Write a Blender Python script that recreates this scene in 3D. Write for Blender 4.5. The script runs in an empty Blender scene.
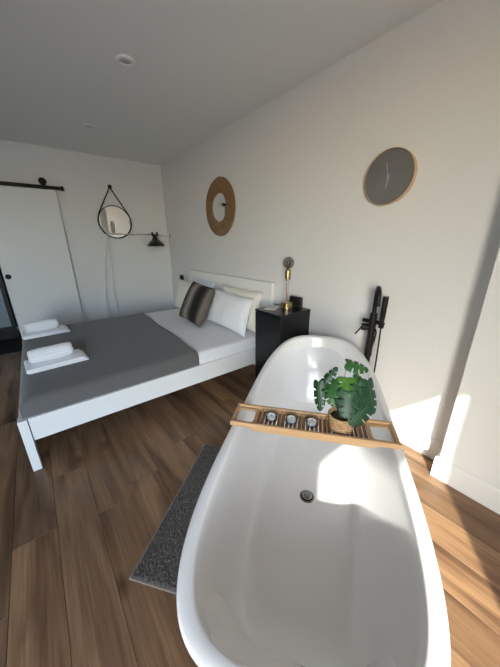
import bpy, bmesh, math, random
from mathutils import Vector, Matrix, Euler
import mathutils.noise as mnoise
random.seed(7)
R = math.radians
S = bpy.context.scene
COL = S.collection

# ------------------------------------------------------------------ camera
cam_d = bpy.data.cameras.new('camera')
cam_d.sensor_fit = 'HORIZONTAL'; cam_d.sensor_width = 36.0
cam_d.lens = 266.5 / 500 * 36.0
cam_d.clip_start = 0.02
cam = bpy.data.objects.new('camera', cam_d); COL.objects.link(cam)
CR = Matrix(((0.61931132, -0.252467, 0.74344731),
             (0.78512168, 0.20651521, -0.58389675),
             (-0.00611851, 0.94531047, 0.32611452)))
cam.matrix_world = Matrix.Translation((4.437, -1.797, 1.35)) @ CR.to_4x4()
S.camera = cam

# ------------------------------------------------------------------ sky, sun, exposure
SUN_ENERGY = 15.0
SKY = 2.2
S.view_settings.view_transform = 'Standard'
S.view_settings.look = 'None'
S.view_settings.gamma = 1.0
S.view_settings.use_curve_mapping = False
S.view_settings.exposure = 0.0
S.cycles.use_denoising = True
S.cycles.max_bounces = 10
S.cycles.diffuse_bounces = 7
S.cycles.glossy_bounces = 4
S.cycles.transparent_max_bounces = 8
S.cycles.caustics_reflective = True
S.cycles.sample_clamp_indirect = 6.0
sun_dir = Vector((-0.568, 0.823, -0.562)).normalized()      # travel direction of the light
world = bpy.data.worlds.new('sky'); S.world = world; world.use_nodes = True
wn = world.node_tree; wn.nodes.clear()
sky = wn.nodes.new('ShaderNodeTexSky'); sky.sky_type = 'NISHITA'; sky.sun_disc = False
sky.sun_elevation = R(29.3); sky.sun_rotation = math.atan2(-sun_dir.x, -sun_dir.y)
sky.air_density = 1.0; sky.dust_density = 1.0
bgn = wn.nodes.new('ShaderNodeBackground'); bgn.inputs[1].default_value = SKY
won = wn.nodes.new('ShaderNodeOutputWorld')
cool = wn.nodes.new('ShaderNodeMix'); cool.data_type = 'RGBA'; cool.blend_type = 'MULTIPLY'; cool.inputs[0].default_value = 1.0
cool.inputs[7].default_value = (0.91, 0.98, 1.11, 1)
wn.links.new(sky.outputs[0], cool.inputs[6]); wn.links.new(cool.outputs[2], bgn.inputs[0]); wn.links.new(bgn.outputs[0], won.inputs[0])
sl = bpy.data.lights.new('sun', 'SUN'); sl.energy = SUN_ENERGY; sl.angle = R(0.6); sl.color = (1.0, 0.95, 0.875)
so = bpy.data.objects.new('sun', sl); COL.objects.link(so)
so.location = (12, -12, 8)
so.rotation_euler = sun_dir.to_track_quat('-Z', 'Y').to_euler()

# room constants
XW, YB, ZC = 5.77, -4.50, 2.435            # glazed wall, far side wall, ceiling
NX, NY = 4.142, -0.148                     # corner of the wall return
WY0, WY1, WZ = -3.88, -2.44, 2.28          # glass door opening

def portal(name, loc, rot, sx, sy):
    l = bpy.data.lights.new(name, 'AREA'); l.shape = 'RECTANGLE'; l.size = sx; l.size_y = sy
    l.energy = 1; l.cycles.is_portal = True
    o = bpy.data.objects.new(name, l); COL.objects.link(o); o.location = loc; o.rotation_euler = rot
portal('sky_portal', (XW + 0.12, (WY0 + WY1) / 2, WZ / 2), (0, R(90), 0), WZ, WY1 - WY0)

# ------------------------------------------------------------------ materials
def mat(name, color=(.8, .8, .8), rough=.5, metal=0., coat=0., spec=.5):
    m = bpy.data.materials.new(name); m.use_nodes = True
    p = m.node_tree.nodes['Principled BSDF']
    p.inputs['Base Color'].default_value = (*color, 1)
    p.inputs['Roughness'].default_value = rough
    p.inputs['Metallic'].default_value = metal
    p.inputs['Coat Weight'].default_value = coat
    p.inputs['Specular IOR Level'].default_value = spec
    return m

class NT:
    def __init__(s, m):
        s.t = m.node_tree; s.p = s.t.nodes['Principled BSDF']
    def n(s, kind, **kw):
        nd = s.t.nodes.new(kind)
        for k, v in kw.items():
            if k.startswith('i_'):
                nd.inputs[k[2:].replace('_', ' ')].default_value = v
            else:
                setattr(nd, k, v)
        return nd
    def l(s, a, b): s.t.links.new(a, b)
    def ramp(s, stops, fac):
        r = s.n('ShaderNodeValToRGB'); e = r.color_ramp.elements
        while len(e) < len(stops): e.new(.5)
        for k, (pos, c) in enumerate(stops):
            e[k].position = pos; e[k].color = (*c, 1)
        s.l(fac, r.inputs[0]); return r
    def coord(s, scale=(1, 1, 1), out='Object', rot=(0, 0, 0)):
        tc = s.n('ShaderNodeTexCoord'); mp = s.n('ShaderNodeMapping')
        mp.inputs['Scale'].default_value = scale; mp.inputs['Rotation'].default_value = rot
        s.l(tc.outputs[out], mp.inputs[0]); return mp
    def bump(s, h, strength=.2, dist=.002):
        b = s.n('ShaderNodeBump'); b.inputs['Strength'].default_value = strength
        b.inputs['Distance'].default_value = dist
        s.l(h, b.inputs['Height']); s.l(b.outputs[0], s.p.inputs['Normal']); return b

def noisy(name, c1, c2, scale, rough=.6, bump=.15, dist=.001, detail=4, stretch=(1, 1, 1), metal=0):
    m = mat(name, c1, rough, metal); t = NT(m)
    mp = t.coord(stretch)
    nz = t.n('ShaderNodeTexNoise'); nz.inputs['Scale'].default_value = scale; nz.inputs['Detail'].default_value = detail
    t.l(mp.outputs[0], nz.inputs['Vector'])
    r = t.ramp([(.3, c1), (.7, c2)], nz.outputs[0]); t.l(r.outputs[0], t.p.inputs['Base Color'])
    t.bump(nz.outputs[0], bump, dist); return m

M = {}
M['wall'] = noisy('wall_paint', (.69, .69, .682), (.71, .71, .702), 60, .75, .08, .0006)
M['ceiling'] = noisy('ceiling_paint', (.79, .785, .765), (.81, .805, .785), 50, .85, .06, .0006)
M['trim'] = mat('trim_paint', (.73, .725, .705), .4)
M['door'] = mat('door_paint', (.72, .725, .72), .45)
M['acrylic'] = mat('white_acrylic', (.87, .87, .87), .2, coat=.35)
M['bed_white'] = mat('bed_white_lacquer', (.80, .80, .785), .32)
M['black'] = mat('black_metal', (.005, .005, .005), .42, spec=.25)
M['gloss_black'] = mat('glossy_black_metal', (.012, .012, .013), .12, .2, coat=.8)
M['black_matt'] = mat('black_matt', (.010, .010, .011), .5)
M['cabinet'] = mat('black_lacquer', (.006, .007, .009), .3, spec=.35)
M['cabinet_front'] = mat('black_lacquer_front', (.006, .007, .009), .35, spec=.35)
M['mirror'] = mat('mirror_glass', (.92, .93, .93), .02, 1.)
M['chrome'] = mat('chrome', (.62, .62, .62), .16, 1.)
M['drain'] = mat('drain_chrome', (.30, .30, .30), .22, 1.)
M['brass'] = mat('brass', (.42, .34, .19), .25, 1.)
M['rose_metal'] = mat('rose_metal', (.62, .50, .44), .2, 1.)
M['white_plastic'] = mat('white_plastic', (.8, .8, .8), .35)
M['downlight'] = mat('downlight_diffuser', (.62, .62, .60), .4)
M['soil'] = noisy('soil', (.03, .02, .012), (.07, .045, .025), 80, .9, .6, .004)
M['wax'] = mat('candle_wax', (.85, .84, .80), .45)
M['wax'].node_tree.nodes['Principled BSDF'].inputs['Subsurface Weight'].default_value = .15
M['clock_rim'] = noisy('clock_wood_rim', (.50, .34, .20), (.62, .44, .28), 40, .5, .1, .0005)
M['clock_face'] = noisy('clock_face_grey', (.125, .125, .123), (.175, .173, .168), 4, .55, .05, .0003)
M['clock_hand'] = mat('clock_hand_grey', (.36, .36, .35), .4)
M['rug_hem'] = mat('rug_hem', (.27, .235, .20), .9)
M['strap'] = mat('black_leather', (.009, .008, .007), .5, spec=.3)
M['paper'] = mat('paper', (.62, .62, .62), .6)
M['cord_white'] = mat('white_cord', (.72, .72, .70), .5)
M['patio'] = noisy('patio_concrete', (.42, .41, .38), (.52, .50, .47), 5, .9, .3, .004)
M['tile'] = mat('bathroom_tile', (.45, .46, .47), .3)
M['frame_dark'] = mat('window_frame', (.03, .03, .032), .4, .2)

def thin_glass(name, tint=(.96, .98, .97), refl=.08, rough=.0):
    m = bpy.data.materials.new(name); m.use_nodes = True; t = m.node_tree; t.nodes.clear()
    tr = t.nodes.new('ShaderNodeBsdfTransparent'); tr.inputs[0].default_value = (*tint, 1)
    gl = t.nodes.new('ShaderNodeBsdfGlossy'); gl.inputs['Roughness'].default_value = rough
    fc = t.nodes.new('ShaderNodeLayerWeight'); fc.inputs[0].default_value = .5
    pw = t.nodes.new('ShaderNodeMath'); pw.operation = 'POWER'; pw.inputs[1].default_value = 4.0
    lw = t.nodes.new('ShaderNodeMath'); lw.operation = 'MULTIPLY_ADD'; lw.inputs[1].default_value = .7; lw.inputs[2].default_value = .035
    t.links.new(fc.outputs['Facing'], pw.inputs[0]); t.links.new(pw.outputs[0], lw.inputs[0])
    mx = t.nodes.new('ShaderNodeMixShader'); o = t.nodes.new('ShaderNodeOutputMaterial')
    t.links.new(lw.outputs[0], mx.inputs[0]); t.links.new(tr.outputs[0], mx.inputs[1]); t.links.new(gl.outputs[0], mx.inputs[2])
    t.links.new(mx.outputs[0], o.inputs[0]); return m
M['glass'] = thin_glass('window_glass')
M['cup_glass'] = thin_glass('cup_glass', (.86, .88, .88))
M['bulb_glass'] = thin_glass('smoked_bulb_glass', (.62, .60, .57))
M['screen_glass'] = mat('shower_screen_glass', (.16, .18, .19), .12, coat=.4)

def fabric(name, c1, c2, scale=350, bump=.3, rough=.9, sheen=.2):
    m = mat(name, c1, rough); t = NT(m)
    mp = t.coord((1, 1, 1))
    nz = t.n('ShaderNodeTexNoise'); nz.inputs['Scale'].default_value = scale; nz.inputs['Detail'].default_value = 3
    t.l(mp.outputs[0], nz.inputs['Vector'])
    r = t.ramp([(.35, c1), (.65, c2)], nz.outputs[0]); t.l(r.outputs[0], t.p.inputs['Base Color'])
    n2 = t.n('ShaderNodeTexNoise'); n2.inputs['Scale'].default_value = 9; n2.inputs['Detail'].default_value = 2
    t.l(mp.outputs[0], n2.inputs['Vector'])
    ad = t.n('ShaderNodeMath', operation='MULTIPLY_ADD'); ad.inputs[1].default_value = 6.0
    t.l(n2.outputs[0], ad.inputs[0]); t.l(nz.outputs[0], ad.inputs[2])
    t.bump(ad.outputs[0], bump, .0015)
    t.p.inputs['Sheen Weight'].default_value = sheen
    return m
M['spread'] = fabric('grey_bedspread_cloth', (.105, .101, .096), (.125, .120, .115))
M['sheet'] = fabric('white_sheet_cloth', (.78, .78, .79), (.82, .82, .83))
M['pillow'] = fabric('white_pillow_cloth', (.76, .77, .79), (.82, .83, .85))
M['pillow_cream'] = fabric('cream_pillow_cloth', (.74, .71, .63), (.80, .77, .69))
M['towel'] = fabric('white_terry_cloth', (.80, .80, .82), (.90, .90, .92), 260, .8, sheen=.4)
M['rug'] = fabric('grey_rug_pile', (.024, .018, .014), (.098, .079, .064), 120, 1.0, sheen=.3)

# oak planks: every plank has its own tone and its own stretch of grain
def oak():
    m = mat('oak_plank', (.3, .2, .12), .42); t = NT(m)
    oi = t.n('ShaderNodeObjectInfo')
    tc = t.n('ShaderNodeTexCoord')
    cm = t.n('ShaderNodeCombineXYZ')
    ml = t.n('ShaderNodeMath', operation='MULTIPLY'); ml.inputs[1].default_value = 37.0
    t.l(oi.outputs['Random'], ml.inputs[0])
    for k in range(3): t.l(ml.outputs[0], cm.inputs[k])
    add = t.n('ShaderNodeVectorMath', operation='ADD'); t.l(tc.outputs['Object'], add.inputs[0]); t.l(cm.outputs[0], add.inputs[1])
    mp = t.n('ShaderNodeMapping'); mp.inputs['Scale'].default_value = (.9, 7.0, 4.0); t.l(add.outputs[0], mp.inputs[0])
    warp = t.n('ShaderNodeTexNoise'); warp.inputs['Scale'].default_value = 1.6; warp.inputs['Detail'].default_value = 3
    warp.inputs['Distortion'].default_value = .6
    t.l(mp.outputs[0], warp.inputs['Vector'])
    mp2 = t.n('ShaderNodeMapping'); mp2.inputs['Scale'].default_value = (3.5, 130.0, 10.0); t.l(add.outputs[0], mp2.inputs[0])
    fine = t.n('ShaderNodeTexNoise'); fine.inputs['Scale'].default_value = 1.0; fine.inputs['Detail'].default_value = 6
    t.l(mp2.outputs[0], fine.inputs['Vector'])
    r1 = t.ramp([(.22, (.060, .029, .014)), (.38, (.175, .094, .048)), (.60, (.320, .190, .101)), (.80, (.215, .120, .063))], warp.outputs[0])
    r2 = t.ramp([(.3, (.70, .68, .66)), (.7, (1.08, 1.06, 1.04))], fine.outputs[0])
    mx = t.n('ShaderNodeMix', data_type='RGBA', blend_type='MULTIPLY'); mx.inputs[0].default_value = 1.0
    t.l(r1.outputs[0], mx.inputs[6]); t.l(r2.outputs[0], mx.inputs[7])
    # knots
    mp3 = t.n('ShaderNodeMapping'); mp3.inputs['Scale'].default_value = (2.2, 4.2, 1.0); t.l(add.outputs[0], mp3.inputs[0])
    vo = t.n('ShaderNodeTexVoronoi'); vo.inputs['Scale'].default_value = 1.25; t.l(mp3.outputs[0], vo.inputs['Vector'])
    r3 = t.ramp([(.04, (.10, .075, .06)), (.10, (.55, .48, .43)), (.20, (1, 1, 1))], vo.outputs['Distance'])
    mx2 = t.n('ShaderNodeMix', data_type='RGBA', blend_type='MULTIPLY'); mx2.inputs[0].default_value = 1.0
    t.l(mx.outputs[2], mx2.inputs[6]); t.l(r3.outputs[0], mx2.inputs[7])
    # tone per plank
    r4 = t.ramp([(0, (.72, .69, .67)), (.5, (1, 1, 1)), (1, (1.25, 1.22, 1.17))], oi.outputs['Random'])
    mx3 = t.n('ShaderNodeMix', data_type='RGBA', blend_type='MULTIPLY'); mx3.inputs[0].default_value = 1.0
    t.l(mx2.outputs[2], mx3.inputs[6]); t.l(r4.outputs[0], mx3.inputs[7])
    t.l(mx3.outputs[2], t.p.inputs['Base Color'])
    t.bump(fine.outputs[0], .12, .0008)
    return m
M['oak'] = oak()

def wood(name, c1, c2, c3, axis=0, rough=.45):
    m = mat(name, c2, rough); t = NT(m)
    sc = [60, 60, 60]; sc[axis] = 3
    mp = t.coord(tuple(sc))
    nz = t.n('ShaderNodeTexNoise'); nz.inputs['Scale'].default_value = 1.0; nz.inputs['Detail'].default_value = 4
    t.l(mp.outputs[0], nz.inputs['Vector'])
    r = t.ramp([(.3, c1), (.5, c2), (.72, c3)], nz.outputs[0]); t.l(r.outputs[0], t.p.inputs['Base Color'])
    t.bump(nz.outputs[0], .1, .0005); return m
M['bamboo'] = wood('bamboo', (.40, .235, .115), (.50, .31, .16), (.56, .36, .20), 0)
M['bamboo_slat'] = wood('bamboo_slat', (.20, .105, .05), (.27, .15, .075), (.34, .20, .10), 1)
M['wicker'] = noisy('wicker', (.30, .175, .085), (.50, .33, .18), 55, .6, .5, .001)
M['rattan'] = noisy('seagrass_rattan', (.15, .085, .042), (.30, .185, .095), 60, .75, .5, .0015)
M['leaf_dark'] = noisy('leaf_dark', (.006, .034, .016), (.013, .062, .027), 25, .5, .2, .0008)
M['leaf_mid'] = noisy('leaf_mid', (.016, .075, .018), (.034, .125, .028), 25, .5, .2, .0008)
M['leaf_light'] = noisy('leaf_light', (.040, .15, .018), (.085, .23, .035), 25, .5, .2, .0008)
M['stem_green'] = mat('stem_green', (.10, .22, .05), .45)

def fur_stripes():
    m = mat('striped_fur', (.1, .1, .1), .95); t = NT(m)
    tc = t.n('ShaderNodeTexCoord'); sx = t.n('ShaderNodeSeparateXYZ')
    nz = t.n('ShaderNodeTexNoise'); nz.inputs['Scale'].default_value = 22; nz.inputs['Detail'].default_value = 5
    mp = t.n('ShaderNodeMapping'); mp.inputs['Scale'].default_value = (1, 1, .5)
    t.l(tc.outputs['Object'], mp.inputs[0]); t.l(mp.outputs[0], nz.inputs['Vector'])
    t.l(tc.outputs['Object'], sx.inputs[0])
    a = t.n('ShaderNodeMath', operation='MULTIPLY_ADD'); a.inputs[1].default_value = 2.0; a.inputs[2].default_value = .5
    t.l(sx.outputs['X'], a.inputs[0])
    b = t.n('ShaderNodeMath', operation='MULTIPLY_ADD'); b.inputs[1].default_value = .05; b.inputs[2].default_value = -.025
    t.l(nz.outputs[0], b.inputs[0])
    c = t.n('ShaderNodeMath', operation='ADD'); t.l(a.outputs[0], c.inputs[0]); t.l(b.outputs[0], c.inputs[1])
    k = (.010, .008, .007); g = (.050, .042, .036); l = (.17, .145, .12); w = (.30, .27, .235)
    r = t.ramp([(0, l), (.07, g), (.14, k), (.22, g), (.32, l), (.40, w), (.48, l), (.55, g), (.61, k), (.76, k), (.83, g), (.90, l), (1, g)], c.outputs[0])
    t.l(r.outputs[0], t.p.inputs['Base Color'])
    n2 = t.n('ShaderNodeTexNoise'); n2.inputs['Scale'].default_value = 160; n2.inputs['Detail'].default_value = 4
    t.l(tc.outputs['Object'], n2.inputs['Vector'])
    t.bump(n2.outputs[0], .9, .004); return m
M['fur'] = fur_stripes()

# ------------------------------------------------------------------ geometry helpers
def finish(bm, name, m, parent=None, smooth=False, loc=None, auto=None):
    me = bpy.data.meshes.new(name)
    bmesh.ops.recalc_face_normals(bm, faces=bm.faces)
    if smooth:
        for f in bm.faces: f.smooth = True
    if auto is not None:
        for e in bm.edges:
            if len(e.link_faces) == 2 and e.calc_face_angle(0) > R(auto): e.smooth = False
    bm.to_mesh(me); bm.free()
    if m: me.materials.append(M[m] if isinstance(m, str) else m)
    o = bpy.data.objects.new(name, me); COL.objects.link(o)
    if parent: o.parent = parent
    if loc is not None: o.location = loc
    return o

def B(): return bmesh.new()

def box(bm, x0, x1, y0, y1, z0, z1, bev=0., mtx=None, seg=1):
    vs = [bm.verts.new((x, y, z)) for x in (x0, x1) for y in (y0, y1) for z in (z0, z1)]
    fs = [(0, 1, 3, 2), (4, 6, 7, 5), (0, 4, 5, 1), (2, 3, 7, 6), (0, 2, 6, 4), (1, 5, 7, 3)]
    faces = [bm.faces.new([vs[i] for i in f]) for f in fs]
    geo = vs
    if bev > 0:
        ed = list({e for f in faces for e in f.edges})
        r = bmesh.ops.bevel(bm, geom=ed, offset=bev, segments=seg, affect='EDGES', profile=.5)
        geo = list({v for f in r['faces'] for v in f.verts} | {v for v in vs if v.is_valid})
    if mtx is not None:
        for v in geo: v.co = mtx @ v.co
    return geo

def lathe(bm, prof, n=32, c=(0, 0, 0), mtx=None, cap=True):
    """prof: list of (radius, height) along z"""
    rings = []
    for r, z in prof:
        ring = []
        for k in range(n):
            a = 2 * math.pi * k / n
            p = Vector((c[0] + r * math.cos(a), c[1] + r * math.sin(a), c[2] + z))
            ring.append(bm.verts.new(mtx @ p if mtx is not None else p))
        rings.append(ring)
    for a, b in zip(rings, rings[1:]):
        for k in range(n): bm.faces.new((a[k], a[(k + 1) % n], b[(k + 1) % n], b[k]))
    if cap:
        if prof[0][0] > 1e-6: bm.faces.new(rings[0][::-1])
        if prof[-1][0] > 1e-6: bm.faces.new(rings[-1])
    return rings

def tube(bm, pts, rad, n=10, closed=False, flat=1.0):
    pts = [Vector(p) for p in pts]; N = len(pts)
    rads = rad if isinstance(rad, (list, tuple)) else [rad] * N
    rings = []; up = None
    for i, p in enumerate(pts):
        if closed: d = (pts[(i + 1) % N] - pts[i - 1])
        else: d = pts[min(i + 1, N - 1)] - pts[max(i - 1, 0)]
        d.normalize()
        if up is None:
            up = Vector((0, 0, 1)) if abs(d.z) < .9 else Vector((1, 0, 0))
        sd = d.cross(up).normalized(); up = sd.cross(d).normalized()
        rings.append([bm.verts.new(p + rads[i] * (math.cos(2 * math.pi * k / n) * sd * flat + math.sin(2 * math.pi * k / n) * up)) for k in range(n)])
    m = N if closed else N - 1
    for i in range(m):
        a, b = rings[i], rings[(i + 1) % N]
        for k in range(n): bm.faces.new((a[k], a[(k + 1) % n], b[(k + 1) % n], b[k]))
    if not closed:
        bm.faces.new(rings[0][::-1]); bm.faces.new(rings[-1])

def thing(name, label, cat, loc=(0, 0, 0), rz=0., group=None):
    o = bpy.data.objects.new(name, None); COL.objects.link(o)
    o.location = loc; o.rotation_euler = (0, 0, rz); o.empty_display_size = .1
    o['label'] = label; o['category'] = cat
    if group: o['group'] = group
    return o
def tag(o, label, cat, group=None):
    o['label'] = label; o['category'] = cat
    if group: o['group'] = group
    return o
def struct(o, label=None, cat=None):
    o['kind'] = 'structure'
    if label: o['label'] = label
    if cat: o['category'] = cat
    return o

# ------------------------------------------------------------------ room shell
T = .14
bm = B(); box(bm, -1.5, XW + T, YB - T, T, -.12, -.0125)
floor = struct(finish(bm, 'floor', 'black_matt'), 'brown oak plank floor with dark knots, sunlit at right', 'floor')

PW = .175
def plank_row(i):
    y1 = -i * PW + .125            # seams at -2.15, -1.975, -1.80 ...
    y0 = y1 - PW
    return y0, y1
L0 = 1.52
for i in range(0, 28):
    y0, y1 = plank_row(i)
    y1c = min(y1, -.001); y0c = max(y0, YB + .001)
    if y1c - y0c < .01: continue
    off = {13: 2.72 - L0, 12: 3.09, 14: 3.09}.get(i)
    # rows whose end joints show in the photo
    if abs(y0 + 2.15) < .02: off = 3.09
    elif abs(y0 + 1.975) < .02: off = 2.72
    elif abs(y1 + 1.45) < .02: off = 3.05
    else: off = (i * .587 + (i % 3) * .31) % L0
    x = off % L0 - L0
    while x < XW:
        a, b = max(x, .001), min(x + L0, XW - .001)
        if b - a > .02:
            g = .0007
            p = B(); cx, cy = (a + b) / 2, (y0c + y1c) / 2
            box(p, a + g - cx, b - g - cx, y0c + g - cy, y1c - g - cy, -.012, 0, .0012)
            finish(p, 'plank', 'oak', floor, loc=(cx, cy, 0))
        x += L0

bm = B(); box(bm, -1.5, XW + T, YB - T, T, ZC, ZC + .12)
ceil = struct(finish(bm, 'ceiling', 'ceiling'))
# headboard wall and the return that stands proud of it
bm = B(); box(bm, -T, NX, 0, T, 0, ZC)
struct(finish(bm, 'wall_back', 'wall'))
bm = B(); box(bm, NX, XW + T, NY, T, 0, ZC, .004)
struct(finish(bm, 'wall_right', 'wall'))
# wall with the barn door: opening behind the door
OY0, OY1, OZ = -3.05, -1.52, 1.95
bm = B()
box(bm, -T, 0, OY1, 0, 0, ZC); box(bm, -T, 0, YB, OY0, 0, ZC); box(bm, -T, 0, OY0, OY1, OZ, ZC)
struct(finish(bm, 'wall_left', 'wall'))
bm = B(); box(bm, -T, XW + T, YB - T, YB, 0, ZC)
struct(finish(bm, 'wall_front', 'wall'))
# glazed wall
bm = B()
box(bm, XW, XW + T, WY1, 0, 0, ZC); box(bm, XW, XW + T, YB, WY0, 0, ZC); box(bm, XW, XW + T, WY0, WY1, WZ, ZC)
struct(finish(bm, 'wall_sunny', 'wall'))
# sliding glass door
win = thing('window_1', 'dark-framed sliding glass door in the sunny wall', 'window', (XW + .07, (WY0 + WY1) / 2, 0)); win['kind'] = 'structure'
hw = (WY1 - WY0) / 2
bm = B()
for a, b, c, d in ((-hw, -hw + .03, 0, WZ), (hw - .03, hw, 0, WZ), (-hw + .03, hw - .03, WZ - .03, WZ), (-hw + .03, hw - .03, 0, .03)):
    box(bm, -.03, .03, a, b, c, d, .002)
finish(bm, 'window_frame', 'frame_dark', win)
bm = B(); box(bm, -.003, .003, -hw + .03, hw - .03, .03, WZ - .03)
finish(bm, 'pane', 'glass', win)
# patio outside
bm = B(); box(bm, XW + T, XW + 9, -9, 5, -.2, -.06)
struct(finish(bm, 'patio', 'patio'), 'concrete patio outside the glass door', 'patio')
# little bathroom behind the barn door opening
bm = B()
box(bm, -1.5, -1.4, -3.3, -1.0, 0, ZC); box(bm, -1.4, -T, -3.4, -3.3, 0, ZC); box(bm, -1.4, -T, -1.0, -.9, 0, ZC)
struct(finish(bm, 'wall_bathroom', 'tile'))

# baseboards
def baseboard(name, a, b, nrm):
    """a,b: ends along the wall foot; nrm: outward normal"""
    a = Vector((a[0], a[1], 0)); b = Vector((b[0], b[1], 0)); n = Vector((nrm[0], nrm[1], 0))
    bm = B(); prof = [(0, 0), (.016, 0), (.016, .118), (.006, .135), (0, .135)]
    r0 = [bm.verts.new(a + n * (d + .0005) + Vector((0, 0, z + .0005))) for d, z in prof]
    r1 = [bm.verts.new(b + n * (d + .0005) + Vector((0, 0, z + .0005))) for d, z in prof]
    for k in range(5): bm.faces.new((r0[k], r0[(k + 1) % 5], r1[(k + 1) % 5], r1[k]))
    bm.faces.new(r0[::-1]); bm.faces.new(r1)
    return struct(finish(bm, name, 'trim'))
baseboard('baseboard_back', (.0, 0), (NX - .017, 0), (0, -1))
baseboard('baseboard_return', (NX, -.001), (NX, NY - .016), (-1, 0))
baseboard('baseboard_right', (NX - .016, NY), (XW - .02, NY), (0, -1))
baseboard('baseboard_left', (0, -.02), (0, -1.30), (1, 0))
baseboard('baseboard_front', (.02, YB), (XW - .02, YB), (0, 1))
baseboard('baseboard_sunny', (XW, NY - .02), (XW, WY1), (-1, 0))

# recessed downlights
def downlight(x, y, label):
    t = thing('downlight', label, 'ceiling light', (x, y, ZC), 0, 'downlights in the ceiling')
    bm = B(); lathe(bm, [(.034, -.0005), (.040, -.012), (.052, -.010), (.056, -.003), (.056, -.0005)], 36, cap=False)
    finish(bm, 'trim_ring', 'white_plastic', t, True)
    bm = B(); lathe(bm, [(.0, -.006), (.034, -.006), (.036, -.0008)], 36, cap=False)
    finish(bm, 'diffuser', 'downlight', t, True)
downlight(2.27, -1.08, 'round white recessed downlight in the ceiling, the nearer and larger one')
downlight(1.00, -1.08, 'small faint round downlight in the ceiling near the barn door wall, the farther one')

# ------------------------------------------------------------------ barn door
t = thing('barn_door', 'white sliding barn door with a black round pull, hanging from a black rail', 'door', (.05, -1.75, 0))
DY0, DY1 = -2.112, -1.395
bm = B(); box(bm, -.018, .018, DY0 + 1.75, DY1 + 1.75, .015, 1.962, .002)
finish(bm, 'door_panel', 'door', t)
bm = B(); rm = Matrix.Translation((.018, -2.068 + 1.75, .965)) @ Matrix.Rotation(R(90), 4, 'Y')
lathe(bm, [(.0, .003), (.020, .003), (.024, .0055), (.029, .0055), (.030, .0002)], 28, mtx=rm, cap=False)
finish(bm, 'pull', 'black', t, True, auto=40)
for hy in (-2.0, -1.51):
    bm = B(); box(bm, -.020, -.0135, hy + 1.75 - .022, hy + 1.75 + .022, 1.9622, 2.035, .001)
    h = finish(bm, 'hanger', 'black', t)
    bm = B(); rm = Matrix.Translation((-.0133, hy + 1.75, 2.0515)) @ Matrix.Rotation(R(90), 4, 'Y')
    lathe(bm, [(.0, 0), (.036, 0), (.040, .004), (.040, .02), (.036, .024), (0, .024)], 28, mtx=rm, cap=False)
    finish(bm, 'wheel', 'black', h, True, auto=40)
t = thing('sliding_door_rail', 'long black steel rail on the wall above the white barn door', 'door rail', (.03, -2.1, 1.988))
bm = B(); box(bm, .008, .018, -.95, .79, -.019, .022, .002); finish(bm, 'bar', 'black', t)
for yy in (-.8, -.25, .3, .70):
    bm = B(); rm = Matrix.Translation((-.0295, yy, 0)) @ Matrix.Rotation(R(90), 4, 'Y')
    lathe(bm, [(.010, 0), (.010, .05), (.008, .053), (0, .053)], 14, mtx=rm)
    finish(bm, 'bolt', 'black', t, True, auto=40)
bm = B(); box(bm, .004, .024, .765, .795, -.026, .028, .003); finish(bm, 'end_stop', 'black', t)

# black framed glass shower screen in the opening
t = thing('shower_screen', 'black framed glass screen in the doorway left of the white barn door', 'glass screen', (-.72, -2.60, 0.001))
bm = B()
for a, b, c, d in ((-.45, -.40, 0, 1.93), (.36, .41, 0, 1.93), (-.40, .36, 1.88, 1.93), (-.40, .36, 0, .185)):
    box(bm, -.018, .018, a, b, c, d, .002)
finish(bm, 'frame', 'black', t)
bm = B(); box(bm, -.004, .004, -.40, .36, .185, 1.88); finish(bm, 'pane', 'screen_glass', t)

# ------------------------------------------------------------------ round mirror on leather strap
def ring_pts(r, n, ax='x', c=(0, 0, 0)):
    out = []
    for k in range(n):
        a = 2 * math.pi * k / n
        if ax == 'x': out.append((c[0], c[1] + r * math.cos(a), c[2] + r * math.sin(a)))
        else: out.append((c[0] + r * math.cos(a), c[1], c[2] + r * math.sin(a)))
    return out
t = thing('round_mirror', 'round mirror in a thin black frame hung by a leather strap above the bed foot', 'mirror', (.0, -.757, 1.625))
RM = .215
bm = B(); rx = Matrix.Rotation(R(90), 4, 'Y')
lathe(bm, [(RM - .008, .003), (RM + .001, .003), (RM + .001, .028), (RM - .008, .028), (RM - .008, .003)], 64, mtx=rx, cap=False)
finish(bm, 'frame', 'strap', t, True, auto=40)
bm = B(); lathe(bm, [(RM - .0085, .004), (RM - .0085, .018)], 64, mtx=rx)
finish(bm, 'mirror_glass', 'mirror', t)
apex = Vector((.016, -.004, .445))
bm = B()
for s in (-1, 1):
    a = R(90 - s * 62)
    tp = Vector((.016, math.cos(a) * (RM + .006) , math.sin(a) * (RM + .006)))
    d = (tp - apex).normalized(); n = Vector((0, -d.z, d.y)) * .0055; w = Vector((.010, 0, 0))
    vs = [bm.verts.new(p + i * n + j * w) for p in (apex, tp) for i, j in ((-1, -1), (1, -1), (1, 1), (-1, 1))]
    for k in range(4): bm.faces.new((vs[k], vs[(k + 1) % 4], vs[4 + (k + 1) % 4], vs[4 + k]))
    bm.faces.new(vs[:4][::-1]); bm.faces.new(vs[4:])
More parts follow.
